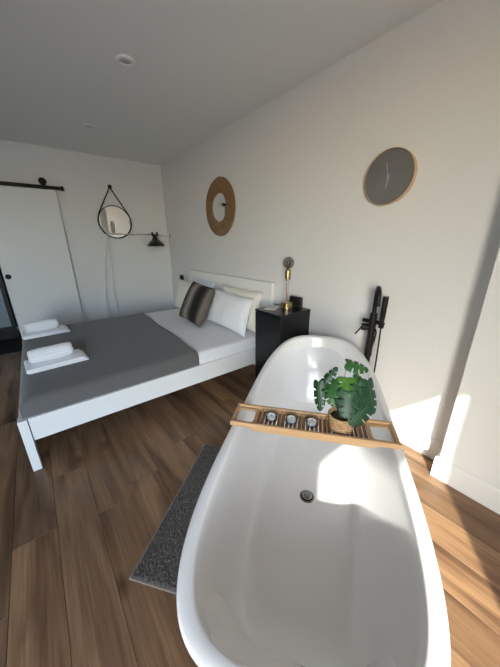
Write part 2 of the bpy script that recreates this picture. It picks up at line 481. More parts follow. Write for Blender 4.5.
# the strap continues round the rim
N = 40; ra = RM + .002; rb = RM + .009; loops = []
for k in range(N + 1):
    a = R(152) + (R(388) - R(152)) * k / N
    loops.append([bm.verts.new((x, r * math.cos(a), r * math.sin(a))) for r, x in ((ra, .006), (rb, .006), (rb, .026), (ra, .026))])
for p, q in zip(loops, loops[1:]):
    for k in range(4): bm.faces.new((p[k], p[(k + 1) % 4], q[(k + 1) % 4], q[k]))
bm.faces.new(loops[0]); bm.faces.new(loops[-1][::-1])
finish(bm, 'strap', 'strap', t)
bm = B(); mt = Matrix.Translation((0, -.004, .447)) @ rx
lathe(bm, [(.010, .0005), (.010, .024), (.024, .026), (.026, .034), (.022, .040), (0, .042)], 24, mtx=mt)
finish(bm, 'peg', 'strap', t, True, auto=40)
for s in (-1, 1):
    a = R(90 - s * 62)
    bm = B(); mt = Matrix.Translation((.026, math.cos(a) * (RM - .0), math.sin(a) * (RM))) @ rx
    lathe(bm, [(.009, 0), (.009, .004), (0, .006)], 16, mtx=mt); finish(bm, 'stud', 'strap', t, True)

# ------------------------------------------------------------------ wall lamp in the corner
t = thing('wall_lamp', 'black shaded wall lamp on a thin pale arm in the corner by the bed', 'lamp', (.11, 0, 1.44))
bm = B(); rb_ = Matrix.Rotation(R(90), 4, 'X')
lathe(bm, [(.0, .001), (.030, .001), (.030, .010), (.012, .016), (.010, .03), (0, .03)], 24, mtx=rb_, cap=False)
finish(bm, 'wall_plate', 'chrome', t, True, auto=40)
bm = B(); tube(bm, [(0, -.035, .03), (0, -.035, -.62)], .009, 10); finish(bm, 'upright', 'cord_white', t, True, auto=40)
bm = B(); tube(bm, [(0, -.035, -.005), (0, -.25, .018), (0, -.60, .022), (0, -.92, .028)], .0062, 8)
arm = finish(bm, 'arm', 'chrome', t, True, auto=40)
sh = (0.0, -.245, .0)
K = 1.25
bm = B()
lathe(bm, [(.0, .020), (.022, .018), (.026, .014), (.028, .005), (.028, -.02), (.040, -.042), (.062, -.060), (.086, -.082), (.098, -.110),
           (.095, -.110), (.083, -.084), (.060, -.064), (.037, -.046), (.0, -.04)], 36, c=sh, mtx=Matrix.Translation(sh) @ Matrix.Scale(1.35, 4) @ Matrix.Translation(-Vector(sh)), cap=False)
shd = finish(bm, 'lamp_shade', 'gloss_black', t, True, auto=50)
for dy in (-.036, .036):
    bm = B(); lathe(bm, [(0, -.012), (.013, -.012), (.013, .040), (.008, .046), (0, .046)], 14, c=(sh[0], sh[1] + dy, sh[2] + .01), cap=False)
    finish(bm, 'shade_clamp', 'black', t, True, auto=40)
bm = B(); bmesh.ops.create_uvsphere(bm, u_segments=16, v_segments=10, radius=.024, matrix=Matrix.Translation((sh[0], sh[1], sh[2] - .066)))
finish(bm, 'bulb', 'wax', t, True)
def cord_pts(a, b, sag, n=16, ph=0.):
    a, b = Vector(a), Vector(b); out = []
    for k in range(n + 1):
        f = k / n; p = a.lerp(b, f)
        p.y += sag * math.sin(f * math.pi) + .006 * math.sin(f * 17 + ph); out.append(p)
    return out
bm = B(); tube(bm, cord_pts((.0, -.915, .02), (-.075, -1.05, -1.30), -.05), .0045, 6)
finish(bm, 'cord', 'cord_white', t, True)
bm = B(); tube(bm, cord_pts((.0, -.90, .02), (-.075, -.925, -1.30), -.02, ph=1.3), .0045, 6)
finish(bm, 'cord', 'cord_white', t, True)
bm = B(); tube(bm, cord_pts((.0, -.035, -.62), (.02, -.03, -1.30), .02, ph=.4), .0032, 6)
finish(bm, 'cord', 'cord_white', t, True)

# black wall socket left of headboard
t = thing('wall_socket', 'small square black wall socket beside the headboard', 'socket', (.425, 0, .812))
bm = B(); box(bm, -.058, .058, -.012, -.0005, -.050, .050, .002); finish(bm, 'face_plate', 'black_matt', t)
bm = B(); box(bm, -.022, .022, -.034, -.0102, -.026, .026, .005); finish(bm, 'plug', 'black_matt', t)

# ------------------------------------------------------------------ rattan mirror
t = thing('rattan_mirror', 'round mirror with a wide woven brown rattan rim above the headboard', 'mirror', (1.63, 0, 1.715))
rb_ = Matrix.Rotation(R(90), 4, 'X')
bm = B()
lathe(bm, [(.150, .002), (.290, .002), (.300, .012), (.292, .022), (.225, .034), (.158, .026), (.150, .014), (.150, .002)], 72, mtx=rb_, cap=False)
rim = finish(bm, 'rim', 'rattan', t, True)
bm = B(); NS = 132
for k in range(NS):
    a = 2 * math.pi * k / NS + random.uniform(-.006, .006)
    pts = []
    for r, h in ((.152, .020), (.162, .030), (.195, .036), (.230, .038), (.262, .032), (.290, .025), (.300 + random.uniform(-.004, .006), .014)):
        pts.append((r * math.cos(a), -h - random.uniform(0, .002), r * math.sin(a)))
    tube(bm, pts, .0052, 4)
w = finish(bm, 'weave', 'rattan', t, True); w['kind'] = 'stuff'
for rr, hh in ((.153, .022), (.200, .040), (.248, .039), (.298, .016)):
    bm = B(); pts = []
    for k in range(120):
        a = 2 * math.pi * k / 120; z = hh + .0022 * math.sin(a * 33)
        pts.append((rr * math.cos(a), -z, rr * math.sin(a)))
    tube(bm, pts, .0052, 6, closed=True); finish(bm, 'binding', 'rattan', t, True)
bm = B(); lathe(bm, [(.1485, .008), (.1485, .014)], 64, mtx=rb_); mg = finish(bm, 'mirror_glass', 'mirror', t); mg.rotation_euler = (0, 0, R(2.6))

# ------------------------------------------------------------------ wall clock
t = thing('wall_clock', 'round grey wall clock with pale hands and a light wooden rim', 'clock', (3.528, 0, 1.708))
RC = .150
bm = B(); lathe(bm, [(RC - .002, .001), (RC, .001), (RC, .034), (RC - .001, .0355), (RC - .002, .0355), (RC - .002, .001)], 64, mtx=rb_, cap=False)
finish(bm, 'rim', 'clock_rim', t, True, auto=40)
bm = B(); lathe(bm, [(RC - .0022, .001), (RC - .0022, .024)], 64, mtx=rb_); finish(bm, 'clock_face', 'clock_face', t)
def hand(name, ang, ln, wd, h):
    bm = B(); m4 = Matrix.Rotation(R(ang), 4, 'Y')
    box(bm, -wd, wd, -h - .0015, -h, -.018, ln, .0004, mtx=m4); finish(bm, name, 'clock_hand', t)
hand('hour_hand', 186, .058, .0030, .0255)
hand('minute_hand', -13, .080, .0022, .0275)
bm = B(); lathe(bm, [(.007, .0242), (.007, .031), (0, .032)], 20, mtx=rb_); finish(bm, 'hand_hub', 'clock_hand', t, True, auto=40)

# ------------------------------------------------------------------ bed
BX0, BX1, BY0 = .82, 2.586, -2.064
t = thing('bed_frame', 'white low bed frame with a plain panel headboard', 'bed', ((BX0 + BX1) / 2, -1.03, 0)); T0 = Vector((-(BX0 + BX1) / 2, 1.03, 0))
def bpart(name, x0, x1, y0, y1, z0, z1, m='bed_white', bev=.003):
    bm = B(); box(bm, x0 + T0.x, x1 + T0.x, y0 + T0.y, y1 + T0.y, z0, z1, bev, seg=2); return finish(bm, name, m, t)
bpart('headboard', BX0, BX1 - .02, -.062, -.018, .02, .975)
bpart('side_rail', BX1 - .042, BX1 - .014, BY0 + .048, -.0635, .205, .36)
bpart('side_rail', BX0 + .014, BX0 + .042, BY0 + .048, -.0635, .205, .36)
bpart('foot_rail', BX0 + .067, BX1 - .067, BY0 + .004, BY0 + .032, .205, .36)
bpart('leg', BX1 - .066, BX1, BY0, BY0 + .046, 0.001, .362)
bpart('leg', BX0, BX0 + .066, BY0, BY0 + .046, 0.001, .362)
bpart('leg', BX1 - .07, BX1 - .03, -.12, -.064, 0.001, .204)
bpart('leg', BX0 + .03, BX0 + .07, -.12, -.064, 0.001, .204)
bpart('centre_beam', (BX0 + BX1) / 2 - .03, (BX0 + BX1) / 2 + .03, BY0 + .034, -.0635, .16, .2, 'black_matt')
for k in range(14):
    y = BY0 + .10 + k * .14
    bpart('bed_slat', BX0 + .043, BX1 - .043, y, y + .07, .2005, .215, 'bed_white', .001)

def rounded_slab(x0, x1, y0, y1, z0, z1, r, nx, ny, wr=0., drape=None, seed=0):
    """closed box-like body with rounded edges, subdivided top; drape: extra wrinkles"""
    bm = B()
    def ring(h):  # h 0..1 levels of the side
        return h
    # build as superellipse-inflated grid: top surface + side wall + bottom
    W, D = x1 - x0, y1 - y0; cx, cy = (x0 + x1) / 2, (y0 + y1) / 2
    per = []
    def corner(ax, ay, n):
        out = []
        for k in range(n):
            a = k / n
            out.append((ax(a), ay(a)))
        return out
    rc = r * 1.2; pts = []
    segs = 5
    for (sx, sy, a0) in ((1, -1, -90), (1, 1, 0), (-1, 1, 90), (-1, -1, 180)):
        for k in range(segs + 1):
            a = R(a0 + 90 * k / segs)
            pts.append((cx + sx * (W / 2 - rc) + rc * math.cos(a), cy + sy * (D / 2 - rc) + rc * math.sin(a)))
    # subdivide long stretches
    full = []
    for i, p in enumerate(pts):
        q = pts[(i + 1) % len(pts)]; d = math.dist(p, q); n = max(1, int(d / .06))
        for k in range(n): full.append((p[0] + (q[0] - p[0]) * k / n, p[1] + (q[1] - p[1]) * k / n))
    lev = [(0, z0), (0, z0 + (z1 - z0) * .35), (0, z0 + (z1 - z0) * .6)]
    for k in range(0, 5):
        a = R(90 * k / 4); lev.append((r * (1 - math.cos(a)), z1 - r + r * math.sin(a)))
    for k in range(1, 9): lev.append((r + (min(W, D) / 2 - r) * (k / 8) ** 1.2 * .985, z1))
    rings = []
    for ins, z in lev:
        sx, sy = (W / 2 - ins) / (W / 2), (D / 2 - ins) / (D / 2)
        row = []
        for (x, y) in full:
            X, Y = cx + (x - cx) * sx, cy + (y - cy) * sy; Z = z
            if wr > 0:
                nz = mnoise.noise(Vector((X * 2.3 + seed, Y * 2.3, z * 3))) + .45 * mnoise.noise(Vector((X * 6 + seed, Y * 5, z * 5)))
                f = 0 if z <= z0 + 1e-6 else 1
                Z += wr * nz * f
                if ins == 0:
                    X += wr * .6 * nz * f * (1 if x > cx else -1)
            row.append(bm.verts.new((X, Y, Z)))
        rings.append(row)
    n = len(full)
    for a, b in zip(rings, rings[1:]):
        for k in range(n): bm.faces.new((a[k], a[(k + 1) % n], b[(k + 1) % n], b[k]))
    bm.faces.new(rings[0][::-1]); bm.faces.new(rings[-1])
    return bm
MX0, MX1 = BX0 + .045, BX1 - .045
bm = rounded_slab(MX0, MX1, -2.026, -.066, .2165, .462, .045, 0, 0, .004)
tag(finish(bm, 'mattress', 'sheet', smooth=True, auto=60), 'mattress in a white fitted sheet on the white bed frame', 'mattress')

# grey bedspread: a draped sheet with thickness lying over the mattress
def bedspread():
    bm = B()
    zt = .4705; x0, x1 = MX0 - .006, MX1 + .007
    y0, y1 = -2.036, -.80
    nx, ny = 60, 56
    def xs(u):          # unrolled across: side drop, top, side drop
        drop = .092; r = .045; Lt = x1 - x0 - 2 * r; arc = r * math.pi / 2; tot = 2 * (drop + arc) + Lt; s = u * tot
        if s < drop: return x0, zt - r - (drop - s)
        s -= drop
        if s < arc: a = s / r; return x0 + r * (1 - math.cos(a)), zt - r + r * math.sin(a)
        s -= arc
        if s < Lt: return x0 + r + s, zt
        s -= Lt
        if s < arc: a = s / r; return x1 - r + r * math.sin(a), zt - r + r * math.cos(a)
        s -= arc
        return x1, zt - r - s
    grid = []
    for j in range(ny + 1):
        v = j / ny; row = []
        for i in range(nx + 1):
            u = i / nx; x, z = xs(u)
            edge = -.80 + .055 * ((x - x0) / (x1 - x0) - 1) * -1 - .06      # slightly skewed edge near the pillows
            ye = edge + .008 * math.sin(x * 7)
            y = y0 + (ye - y0) * v
            w = mnoise.noise(Vector((x * 2.1, y * 1.8, 0))) * .006 + mnoise.noise(Vector((x * 6, y * 7, 3))) * .0025
            zz = z + max(w, -.0035) + .001
            if v < .06:                                                    # roll over the foot edge
                f = (1 - v / .06); zz -= .045 * f ** 2.2
            row.append(bm.verts.new((x, y, zz)))
        grid.append(row)
    # drop at the foot
    last = grid[0]
    for d in (.03, .07, .10):
        row = [bm.verts.new((v.co.x, y0 - .002 - .003 * math.sin(v.co.x * 9), max(.366, v.co.z - d))) for v in grid[0]]
        for i in range(nx): bm.faces.new((last[i], last[i + 1], row[i + 1], row[i]))
        last = row
    for a, b in zip(grid, grid[1:]):
        for i in range(nx): bm.faces.new((a[i], a[i + 1], b[i + 1], b[i]))
    o = finish(bm, 'bedspread', 'spread', smooth=True)
    md = o.modifiers.new('thick', 'SOLIDIFY'); md.thickness = .005; md.offset = 1
    return o
tag(bedspread(), 'plain grey bedspread covering the lower two thirds of the bed', 'bedspread')

def cushion_mesh(W, H, D, n=22, wr=.006, seed=0, pinch=.06, pw=3.2):
    """soft pillow standing in the xz plane, centred, thickness along y"""
    bm = B(); sheets = []
    for s in (1, -1):
        g = []
        for j in range(n + 1):
            row = []
            for i in range(n + 1):
                u = -1 + 2 * i / n; v = -1 + 2 * j / n
                u2 = math.copysign(abs(u) ** .8, u); v2 = math.copysign(abs(v) ** .8, v)
                pin = 1 - pinch * (1 - u2 * u2); pin2 = 1 - pinch * (1 - v2 * v2)
                x = u2 * W / 2 * pin2; z = v2 * H / 2 * pin
                th = (max(0, 1 - abs(u2) ** pw) * max(0, 1 - abs(v2) ** pw)) ** .5
                e = th * mnoise.noise(Vector((x * 7 + seed, z * 7, s * 2.0 + seed))) * wr * 2
                e += th * mnoise.noise(Vector((x * 16 + seed, z * 11, s * 5.0))) * wr * .7
                y = s * (D / 2 * th) + e
                row.append(bm.verts.new((x, y, z)))
            g.append(row)
        sheets.append(g)
        for a, b in zip(g, g[1:]):
            for i in range(n): bm.faces.new((a[i], a[i + 1], b[i + 1], b[i]))
    bmesh.ops.remove_doubles(bm, verts=bm.verts, dist=.0008)
    return bm
def pillow(name, label, x, y, z, W, H, D, lean, m, rz=0, ry=0, seed=0, group='pillows at the headboard', cat='pillow', trimline=True, **k):
    bm = cushion_mesh(W, H, D, seed=seed, **k)
    o = finish(bm, name, m, smooth=True)
    o.location = (x, y, z); o.rotation_euler = Euler((R(-lean), R(ry), R(rz)), 'XYZ')
    tag(o, label, cat, group)
    if trimline:
        bm = B(); pts = []
        for (a, b) in [(-1 + 2 * i / 16, -1) for i in range(16)] + [(1, -1 + 2 * i / 16) for i in range(16)] + [(1 - 2 * i / 16, 1) for i in range(16)] + [(-1, 1 - 2 * i / 16) for i in range(16)]:
            pinch = k.get('pinch', .06)
            pts.append((a * W / 2 * (1 - pinch * (1 - b * b)), 0, b * H / 2 * (1 - pinch * (1 - a * a))))
        tube(bm, pts, .0035, 6, closed=True); finish(bm, 'piping', m, o, True)
    return o
pillow('pillow', 'cream pillow against the headboard behind the front white pillow, beside the black nightstand', 2.13, -.135, .674, .70, .41, .13, 8, 'pillow_cream', seed=1)
pillow('pillow', 'plump white pillow in front, between the striped cushion and the black nightstand', 2.12, -.270, .654, .70, .37, .14, 16, 'pillow', rz=1, ry=2, seed=4)
pillow('pillow', 'white pillow at the socket side leaning on the headboard, topmost behind the striped cushion', 1.25, -.135, .679, .72, .42, .13, 8, 'pillow', seed=7)
pillow('pillow', 'white pillow directly behind the striped cushion on the far side of the bed', 1.19, -.275, .664, .72, .39, .14, 15, 'pillow_cream', rz=-1, seed=9)
pillow('cushion', 'fluffy brown black and cream striped square cushion on the bed', 1.72, -.435, .690, .47, .45, .15, 27, 'fur', rz=3, ry=5, seed=12, group='cushion on the bed', cat='cushion', trimline=False, pinch=.03)

# towels
def towel_set(cx, cy, zb, which, seed, rz):
    f = B()
    for k in range(3):
        g = rounded_slab(-.118 + .004 * k, .118 - .006 * k, -.185 + .003 * k, .185 - .012 * k, k * .0100, k * .0100 + .0098, .0045, 0, 0, .0016, seed=seed + k)
        me = bpy.data.meshes.new('tmp'); g.to_mesh(me); g.free(); f.from_mesh(me); bpy.data.meshes.remove(me)
    # folded edge
    tube(f, [(.0 + x, -.186, .0152) for x in (-.118, -.05, .05, .115)], .0145, 10)
    o = finish(f, 'folded_towel', 'towel', smooth=True, auto=70); o.location = (cx, cy, zb); o.rotation_euler = (0, 0, rz)
    tag(o, 'flat folded white bath towel ' + which[0], 'towel', 'folded towels on the bedspread')
    b = B(); n = 150; turns = 5.2; Lr = .27; r0, r1 = .008, .055
    prof = []
    for k in range(n + 1):
        f_ = k / n; a = turns * 2 * math.pi * f_ - R(60); r = r0 + (r1 - r0) * f_
        prof.append((r * math.cos(a), r * math.sin(a)))
    ny = 14; rows = []
    for j in range(ny + 1):
        y = -Lr / 2 + Lr * j / ny; row = []
        for k, (x, z) in enumerate(prof):
            s = 1 + .05 * mnoise.noise(Vector((x * 20, y * 9 + seed, z * 20))) - .16 * (abs(2 * j / ny - 1) ** 5)
            yy = y + (.006 * mnoise.noise(Vector((x * 60 + seed, z * 60, j))) if j in (0, ny) else 0)
            row.append(b.verts.new((x * s * 1.04, yy, z * s * .97)))
        rows.append(row)
    for p, q in zip(rows, rows[1:]):
        for k in range(n): b.faces.new((p[k], p[k + 1], q[k + 1], q[k]))
    ro = finish(b, 'rolled_towel', 'towel', smooth=True); md = ro.modifiers.new('thick', 'SOLIDIFY'); md.thickness = .0068; md.offset = -.2
    ro.location = Vector((cx, cy, zb + .084)) + Matrix.Rotation(rz, 3, 'Z') @ Vector((-.012, -.03, 0)); ro.rotation_euler = (0, 0, rz + R(3))
    tag(ro, 'rolled white hand towel ' + which[1], 'towel', 'rolled towels on the bedspread')
ZT = .4825
towel_set(2.045, -1.80, ZT, ('under the roll, nearer to the white bed leg', 'on the towel nearer to the white bed leg'), 3, R(4))
towel_set(1.13, -1.83, ZT, ('under the roll, farther away by the barn door wall', 'on the far towel by the barn door wall'), 11, R(3))

# ------------------------------------------------------------------ nightstand
NX0, NX1, NY0, NY1, NZ = 2.696, 3.012, -.372, -.018, .80
t = thing('nightstand', 'tall narrow black nightstand between the bed and the bathtub', 'cabinet', ((NX0 + NX1) / 2, (NY0 + NY1) / 2, 0)); T1 = Vector((-(NX0 + NX1) / 2, -(NY0 + NY1) / 2, 0))
def npart(name, x0, x1, y0, y1, z0, z1, m='cabinet', bev=.0015, par=None):
    bm = B(); box(bm, x0 + T1.x, x1 + T1.x, y0 + T1.y, y1 + T1.y, z0, z1, bev); return finish(bm, name, m, par or t)
npart('body', NX0 + .002, NX1 - .002, NY0 + .02, NY1, .06, NZ - .0195)
npart('top_panel', NX0, NX1, NY0, NY1, NZ - .019, NZ)
d2 = npart('door', NX0 + .003, NX1 - .003, NY0 + .001, NY0 + .0195, .062, NZ - .0225, 'cabinet_front')
npart('handle', NX1 - .04, NX1 - .03, NY0 - .008, NY0 + .0005, .45, .55, 'black', .001, d2)
for x in (NX0 + .02, NX1 - .05):
    for y in (NY0 + .03, NY1 - .05): npart('leg', x, x + .03, y, y + .03, 0.001, .0595)

# globe table lamp
LX, LY = 2.872, -.165
t = thing('table_lamp', 'brass table lamp with a smoked round globe bulb on the black nightstand', 'lamp', (LX, LY, NZ + .0005))
bm = B(); lathe(bm, [(0, 0), (.050, 0), (.053, .003), (.053, .056), (.050, .060), (.012, .062), (0, .062)], 40, cap=False)
finish(bm, 'base', 'brass', t, True, auto=35)
bm = B(); lathe(bm, [(.008, .062), (.008, .262), (0, .262)], 16, cap=False); finish(bm, 'stem', 'rose_metal', t, True, auto=35)
bm = B(); lathe(bm, [(0, .252), (.022, .252), (.025, .256), (.025, .324), (.022, .328), (.018, .328), (.018, .300), (0, .300)], 28, cap=False)
finish(bm, 'socket', 'brass', t, True, auto=35)
bm = B(); prof = [(.014, .3285), (.0145, .338)]
for k in range(1, 17):
    a = R(-70 + 160 * k / 16); prof.append((max(0, .047 * math.cos(a)), .384 + .047 * math.sin(a)))
lathe(bm, prof, 36, cap=False); gb = finish(bm, 'globe_bulb', 'bulb_glass', t, True)
bm = B(); lathe(bm, [(0, .302), (.008, .302), (.006, .352), (.0, .354)], 12, cap=False)
for k in range(6):
    a = 2 * math.pi * k / 6
    tube(bm, [(.005 * math.cos(a), .005 * math.sin(a), .352), (.018 * math.cos(a), .018 * math.sin(a), .372), (.014 * math.cos(a), .014 * math.sin(a), .400)], .0014, 5)
finish(bm, 'filament', 'brass', gb, True)

# small black box and leaflets
t = thing('black_box', 'small upright black box behind the brass lamp on the nightstand', 'box', (2.875, -.055, NZ + .0005), R(0))
bm = B(); box(bm, -.066, .066, -.014, .014, 0, .092, .002); finish(bm, 'case', 'black_matt', t)
bm = B(); box(bm, -.064, .064, -.0152, -.0142, .070, .074, .0); finish(bm, 'lid_seam', 'cabinet', t)
def leaflet(x, y, w, d, h, rz, m, label):
    bm = B(); box(bm, -w / 2, w / 2, -d / 2, d / 2, 0, h, .0005)
    o = finish(bm, 'booklet', m); o.location = (x, y, NZ + .0006); o.rotation_euler = (0, 0, rz); tag(o, label, 'booklet'); return o
leaflet(2.768, -.235, .105, .15, .006, R(28), 'paper', 'small white booklet lying on the black nightstand beside the lamp')
b2 = leaflet(2.755, -.092, .09, .12, .008, R(-12), 'cabinet', 'small black notebook on the nightstand near the wall, behind the white booklet')

# ------------------------------------------------------------------ rug
U = Vector((-.616, .788, 0)); W_ = Vector((.788, .616, 0))   # rug axes
rc = Vector((3.543, -1.759, .0)) + U * .41 + W_ * .205
t = thing('rug', 'dark grey shaggy bath mat on the floor beside the bathtub', 'rug', (rc.x, rc.y, .0), math.atan2(U.y, U.x))
bm = B(); nx_, ny_ = 150, 78; g = []
for j in range(ny_ + 1):
    row = []
    for i in range(nx_ + 1):
        u = -.405 + .81 * i / nx_; v = -.20 + .40 * j / ny_
        e = min(1, min(i, nx_ - i) / 2) * min(1, min(j, ny_ - j) / 2)
        z = .003 + e * (.009 + .0045 * mnoise.noise(Vector((u * 95, v * 95, 0))) + random.uniform(-.0022, .0022))
        row.append(bm.verts.new((u, v, z)))
    g.append(row)
for a, b in zip(g, g[1:]):
    for i in range(nx_): bm.faces.new((a[i], a[i + 1], b[i + 1], b[i]))
finish(bm, 'pile', 'rug', t, False)['kind'] = 'stuff'
bm = B(); box(bm, -.408, .408, -.203, .203, .001, .0045, .001); finish(bm, 'backing', 'rug_hem', t)

# ------------------------------------------------------------------ bathtub
U = Vector((-math.cos(R(53.80)), math.sin(R(53.80)), 0)); W_ = Vector((U.y, -U.x, 0))
SC = -2.945; WC = 2.520
tc = U * SC + W_ * WC
TL, TB = .897, .352
def rimz(s): return .570 + .09 * min(1., max(0., s / TL)) ** 2
tub = thing('bathtub', 'large white oval freestanding bathtub with a wooden tray across it', 'bathtub', (tc.x, tc.y, 0), math.atan2(U.y, U.x))
def local(s, w): return s, -w      # local +x along U; W_ is local -y
NSEG = 112
def sup(a, b, n, k):
    th = 2 * math.pi * k / NSEG; c, s = math.cos(th), math.sin(th)
    n = n * (.85 if c > 0 else 1.12)
    return a * math.copysign(abs(c) ** (2 / n), c), b * math.copysign(abs(s) ** (2 / n), s)
bm = B(); rings = []
def add_ring(a, b, n, zf):
    row = []
    for k in range(NSEG):
        x, y = sup(a, b, n, k); row.append(bm.verts.new((x, y, zf(x))))
    rings.append(row)
add_ring(.48, .17, 3.0, lambda s: .002)
add_ring(.60, .235, 3.0, lambda s: .002)
for f in (.03, .12, .25, .4, .55, .7, .82, .9, .955):
    a = .61 + (TL - .022 - .61) * f ** 1.15; b = .24 + (TB - .014 - .24) * f ** .8
    add_ring(a, b, 3.2 + .4 * f, lambda s, f=f: f * (rimz(s * TL / a) - .014))
# flat rim with small rounded edges
RW = .038
for ins, up in ((0, -.014), (0, -.007), (.0018, -.0022), (.006, 0), (RW * .5, .0008), (RW - .008, 0), (RW - .003, -.002), (RW, -.007), (RW + .0008, -.016)):
    add_ring(TL - ins, TB - ins, 3.6, lambda s, up=up: rimz(s) + up)
FZ = .135; AF, BF = .56, .205
for r, z in ((.985, .955), (.955, .86), (.91, .74), (.85, .60), (.78, .47), (.69, .345), (.59, .24), (.48, .155), (.36, .085), (.25, .045), (.14, .018), (.05, .004), (.0, .0)):
    a = AF + (TL - RW - AF) * r; b = BF + (TB - RW - BF) * r
    add_ring(a, b, 3.0 + .6 * r, lambda s, z=z, a=a: FZ + z * (rimz(s * (TL / a)) - FZ))
for r in (.85, .65, .42, .2):
    add_ring(AF * r, BF * r, 2.8, lambda s, r=r: FZ - .004 * (1 - r))
for a, b in zip(rings, rings[1:]):
    for k in range(NSEG): bm.faces.new((a[k], a[(k + 1) % NSEG], b[(k + 1) % NSEG], b[k]))
bm.faces.new(rings[0][::-1]); bm.faces.new(rings[-1])
finish(bm, 'tub_shell', 'acrylic', tub, True, auto=75)
dz = FZ - .0035
bm = B(); lathe(bm, [(0, 0), (.036, 0), (.036, .003), (.030, .0045), (.027, .002), (0, .002)], 36, c=(-.084, 0, dz), cap=False)
dr = finish(bm, 'drain', 'drain', tub, True, auto=40)
bm = B(); lathe(bm, [(.022, .0025), (.0255, .006), (.024, .010), (.014, .0125), (0, .013)], 32, c=(-.084, 0, dz), cap=False)
finish(bm, 'plug', 'drain', dr, True)

# ------------------------------------------------------------------ floor mounted bath faucet
FX, FY = 3.605, -.105
t = thing('bath_faucet', 'tall black floor-standing bath faucet with hand shower behind the bathtub', 'faucet', (FX, FY, 0))
bm = B(); lathe(bm, [(0, .001), (.045, .001), (.045, .008), (.022, .012), (.020, .014), (0, .014)], 32, cap=False); finish(bm, 'floor_flange', 'black', t, True, auto=40)
bm = B(); tube(bm, [(0, 0, .012), (0, 0, .60)], .017, 18); tube(bm, [(0, 0, .598), (0, 0, .90)], .023, 20); finish(bm, 'column', 'black', t, True, auto=40)
pts = [(0, 0, .90), (0, 0, 1.03)]
for k in range(1, 11):
    a = R(180 * k / 10); pts.append((-.0 + .0, 0, 0)) if False else pts.append((.068 * (1 - math.cos(a)) * .5, -.055 * (1 - math.cos(a)), 1.03 + .045 * math.sin(a)))
pts.append((.070, -.11, .975))
bm = B(); tube(bm, pts, .0135, 14); finish(bm, 'spout', 'black', t, True, auto=40)
bm = B(); tube(bm, [(-.065, -.005, .842), (.058, .005, .842)], .0135, 14)
tube(bm, [(-.055, -.03, .80), (-.02, 0, .80)], .024, 18); finish(bm, 'valve_body', 'black', t, True, auto=40)
bm = B(); tube(bm, [(-.055, -.03, .80), (-.085, -.05, .745)], .005, 8); finish(bm, 'lever', 'black', t, True, auto=40)
bm = B(); tube(bm, [(.058, -.0, .815), (.064, -.003, .85)], .017, 14); finish(bm, 'cradle', 'black', t, True, auto=40)
bm = B(); tube(bm, [(.058, -.002, .825), (.060, -.003, .88), (.064, -.006, 1.02)], [.011, .0165, .0175], 16); hs = finish(bm, 'hand_shower', 'black', t, True, auto=40)
bm = B(); hp = [(.059, 0, .82), (.062, -.002, .70), (.064, -.003, .52), (.058, .0, .40), (.035, .01, .345), (.012, .012, .40), (.006, .012, .52), (.012, .012, .64), (.03, .006, .76), (.022, .0, .80)]
cv = []
for i in range(len(hp) - 1):
    p0, p1, p2, p3 = [Vector(hp[max(0, min(len(hp) - 1, j))]) for j in (i - 1, i, i + 1, i + 2)]
    for k in range(6):
        f = k / 6; cv.append(.5 * ((2 * p1) + (p2 - p0) * f + (2 * p0 - 5 * p1 + 4 * p2 - p3) * f * f + (3 * p1 - p0 - 3 * p2 + p3) * f ** 3))
tube(bm, cv, .0055, 8); finish(bm, 'hose', 'black', t, True)

# ------------------------------------------------------------------ bamboo bath tray
TR = R(39.0); TZ = .5725
tray = thing('bath_tray', 'bamboo slatted bath tray laid across the bathtub', 'bath tray', (3.823, -.976, TZ), TR)
HL, HWD = .350, .074
def rrect(w, h, r, n=6):
    out = []
    for sx, sy, a0 in ((1, 1, 0), (-1, 1, 90), (-1, -1, 180), (1, -1, 270)):
        for k in range(n + 1):
            a = R(a0 + 90 * k / n); out.append((sx * (w / 2 - r) + r * math.cos(a), sy * (h / 2 - r) + r * math.sin(a)))
    return out
def end_board(s):
    bm = B(); cx = s * (HL - .056); w, h = .112, 2 * HWD - .026
    ow = rrect(w, h, .0005); iw = rrect(w - .030, h - .030, .014)
    vs = []
    for z in (.002, .011):
        vs.append([bm.verts.new((cx + x, y, z)) for x, y in ow]); vs.append([bm.verts.new((cx + x, y, z)) for x, y in iw])
    n = len(ow)
    for k in range(n):
        j = (k + 1) % n
        bm.faces.new((vs[0][k], vs[0][j], vs[1][j], vs[1][k])); bm.faces.new((vs[2][k], vs[3][k], vs[3][j], vs[2][j]))
        bm.faces.new((vs[0][k], vs[2][k], vs[2][j], vs[0][j])); bm.faces.new((vs[1][k], vs[1][j], vs[3][j], vs[3][k]))
    finish(bm, 'end_board', 'bamboo', tray)
end_board(-1); end_board(1)
def side_rail(y0, y1):
    """long rail, deeper in the middle than over the rims"""
    bm = B(); prof = [(-HL, .0), (-.262, .0), (-.245, -.014), (.245, -.014), (.262, .0), (HL, .0), (HL, .022), (-HL, .022)]
    a = [bm.verts.new((x, y0, z)) for x, z in prof]; b = [bm.verts.new((x, y1, z)) for x, z in prof]
    for k in range(8): bm.faces.new((a[k], a[(k + 1) % 8], b[(k + 1) % 8], b[k]))
    bm.faces.new(a[::-1]); bm.faces.new(b)
    bmesh.ops.bevel(bm, geom=list(bm.edges), offset=.0012, segments=1, affect='EDGES')
    finish(bm, 'side_rail', 'bamboo', tray)
side_rail(-HWD, -HWD + .0125); side_rail(HWD - .0125, HWD)
for s in (-1, 1):
    bm = B(); box(bm, s * (HL - .006) - .006, s * (HL - .006) + .006, -HWD + .013, HWD - .013, .0115, .020, .001); finish(bm, 'end_bar', 'bamboo', tray)
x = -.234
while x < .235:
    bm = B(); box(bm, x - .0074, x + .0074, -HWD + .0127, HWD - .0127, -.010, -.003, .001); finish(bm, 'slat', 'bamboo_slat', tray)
    x += .0186
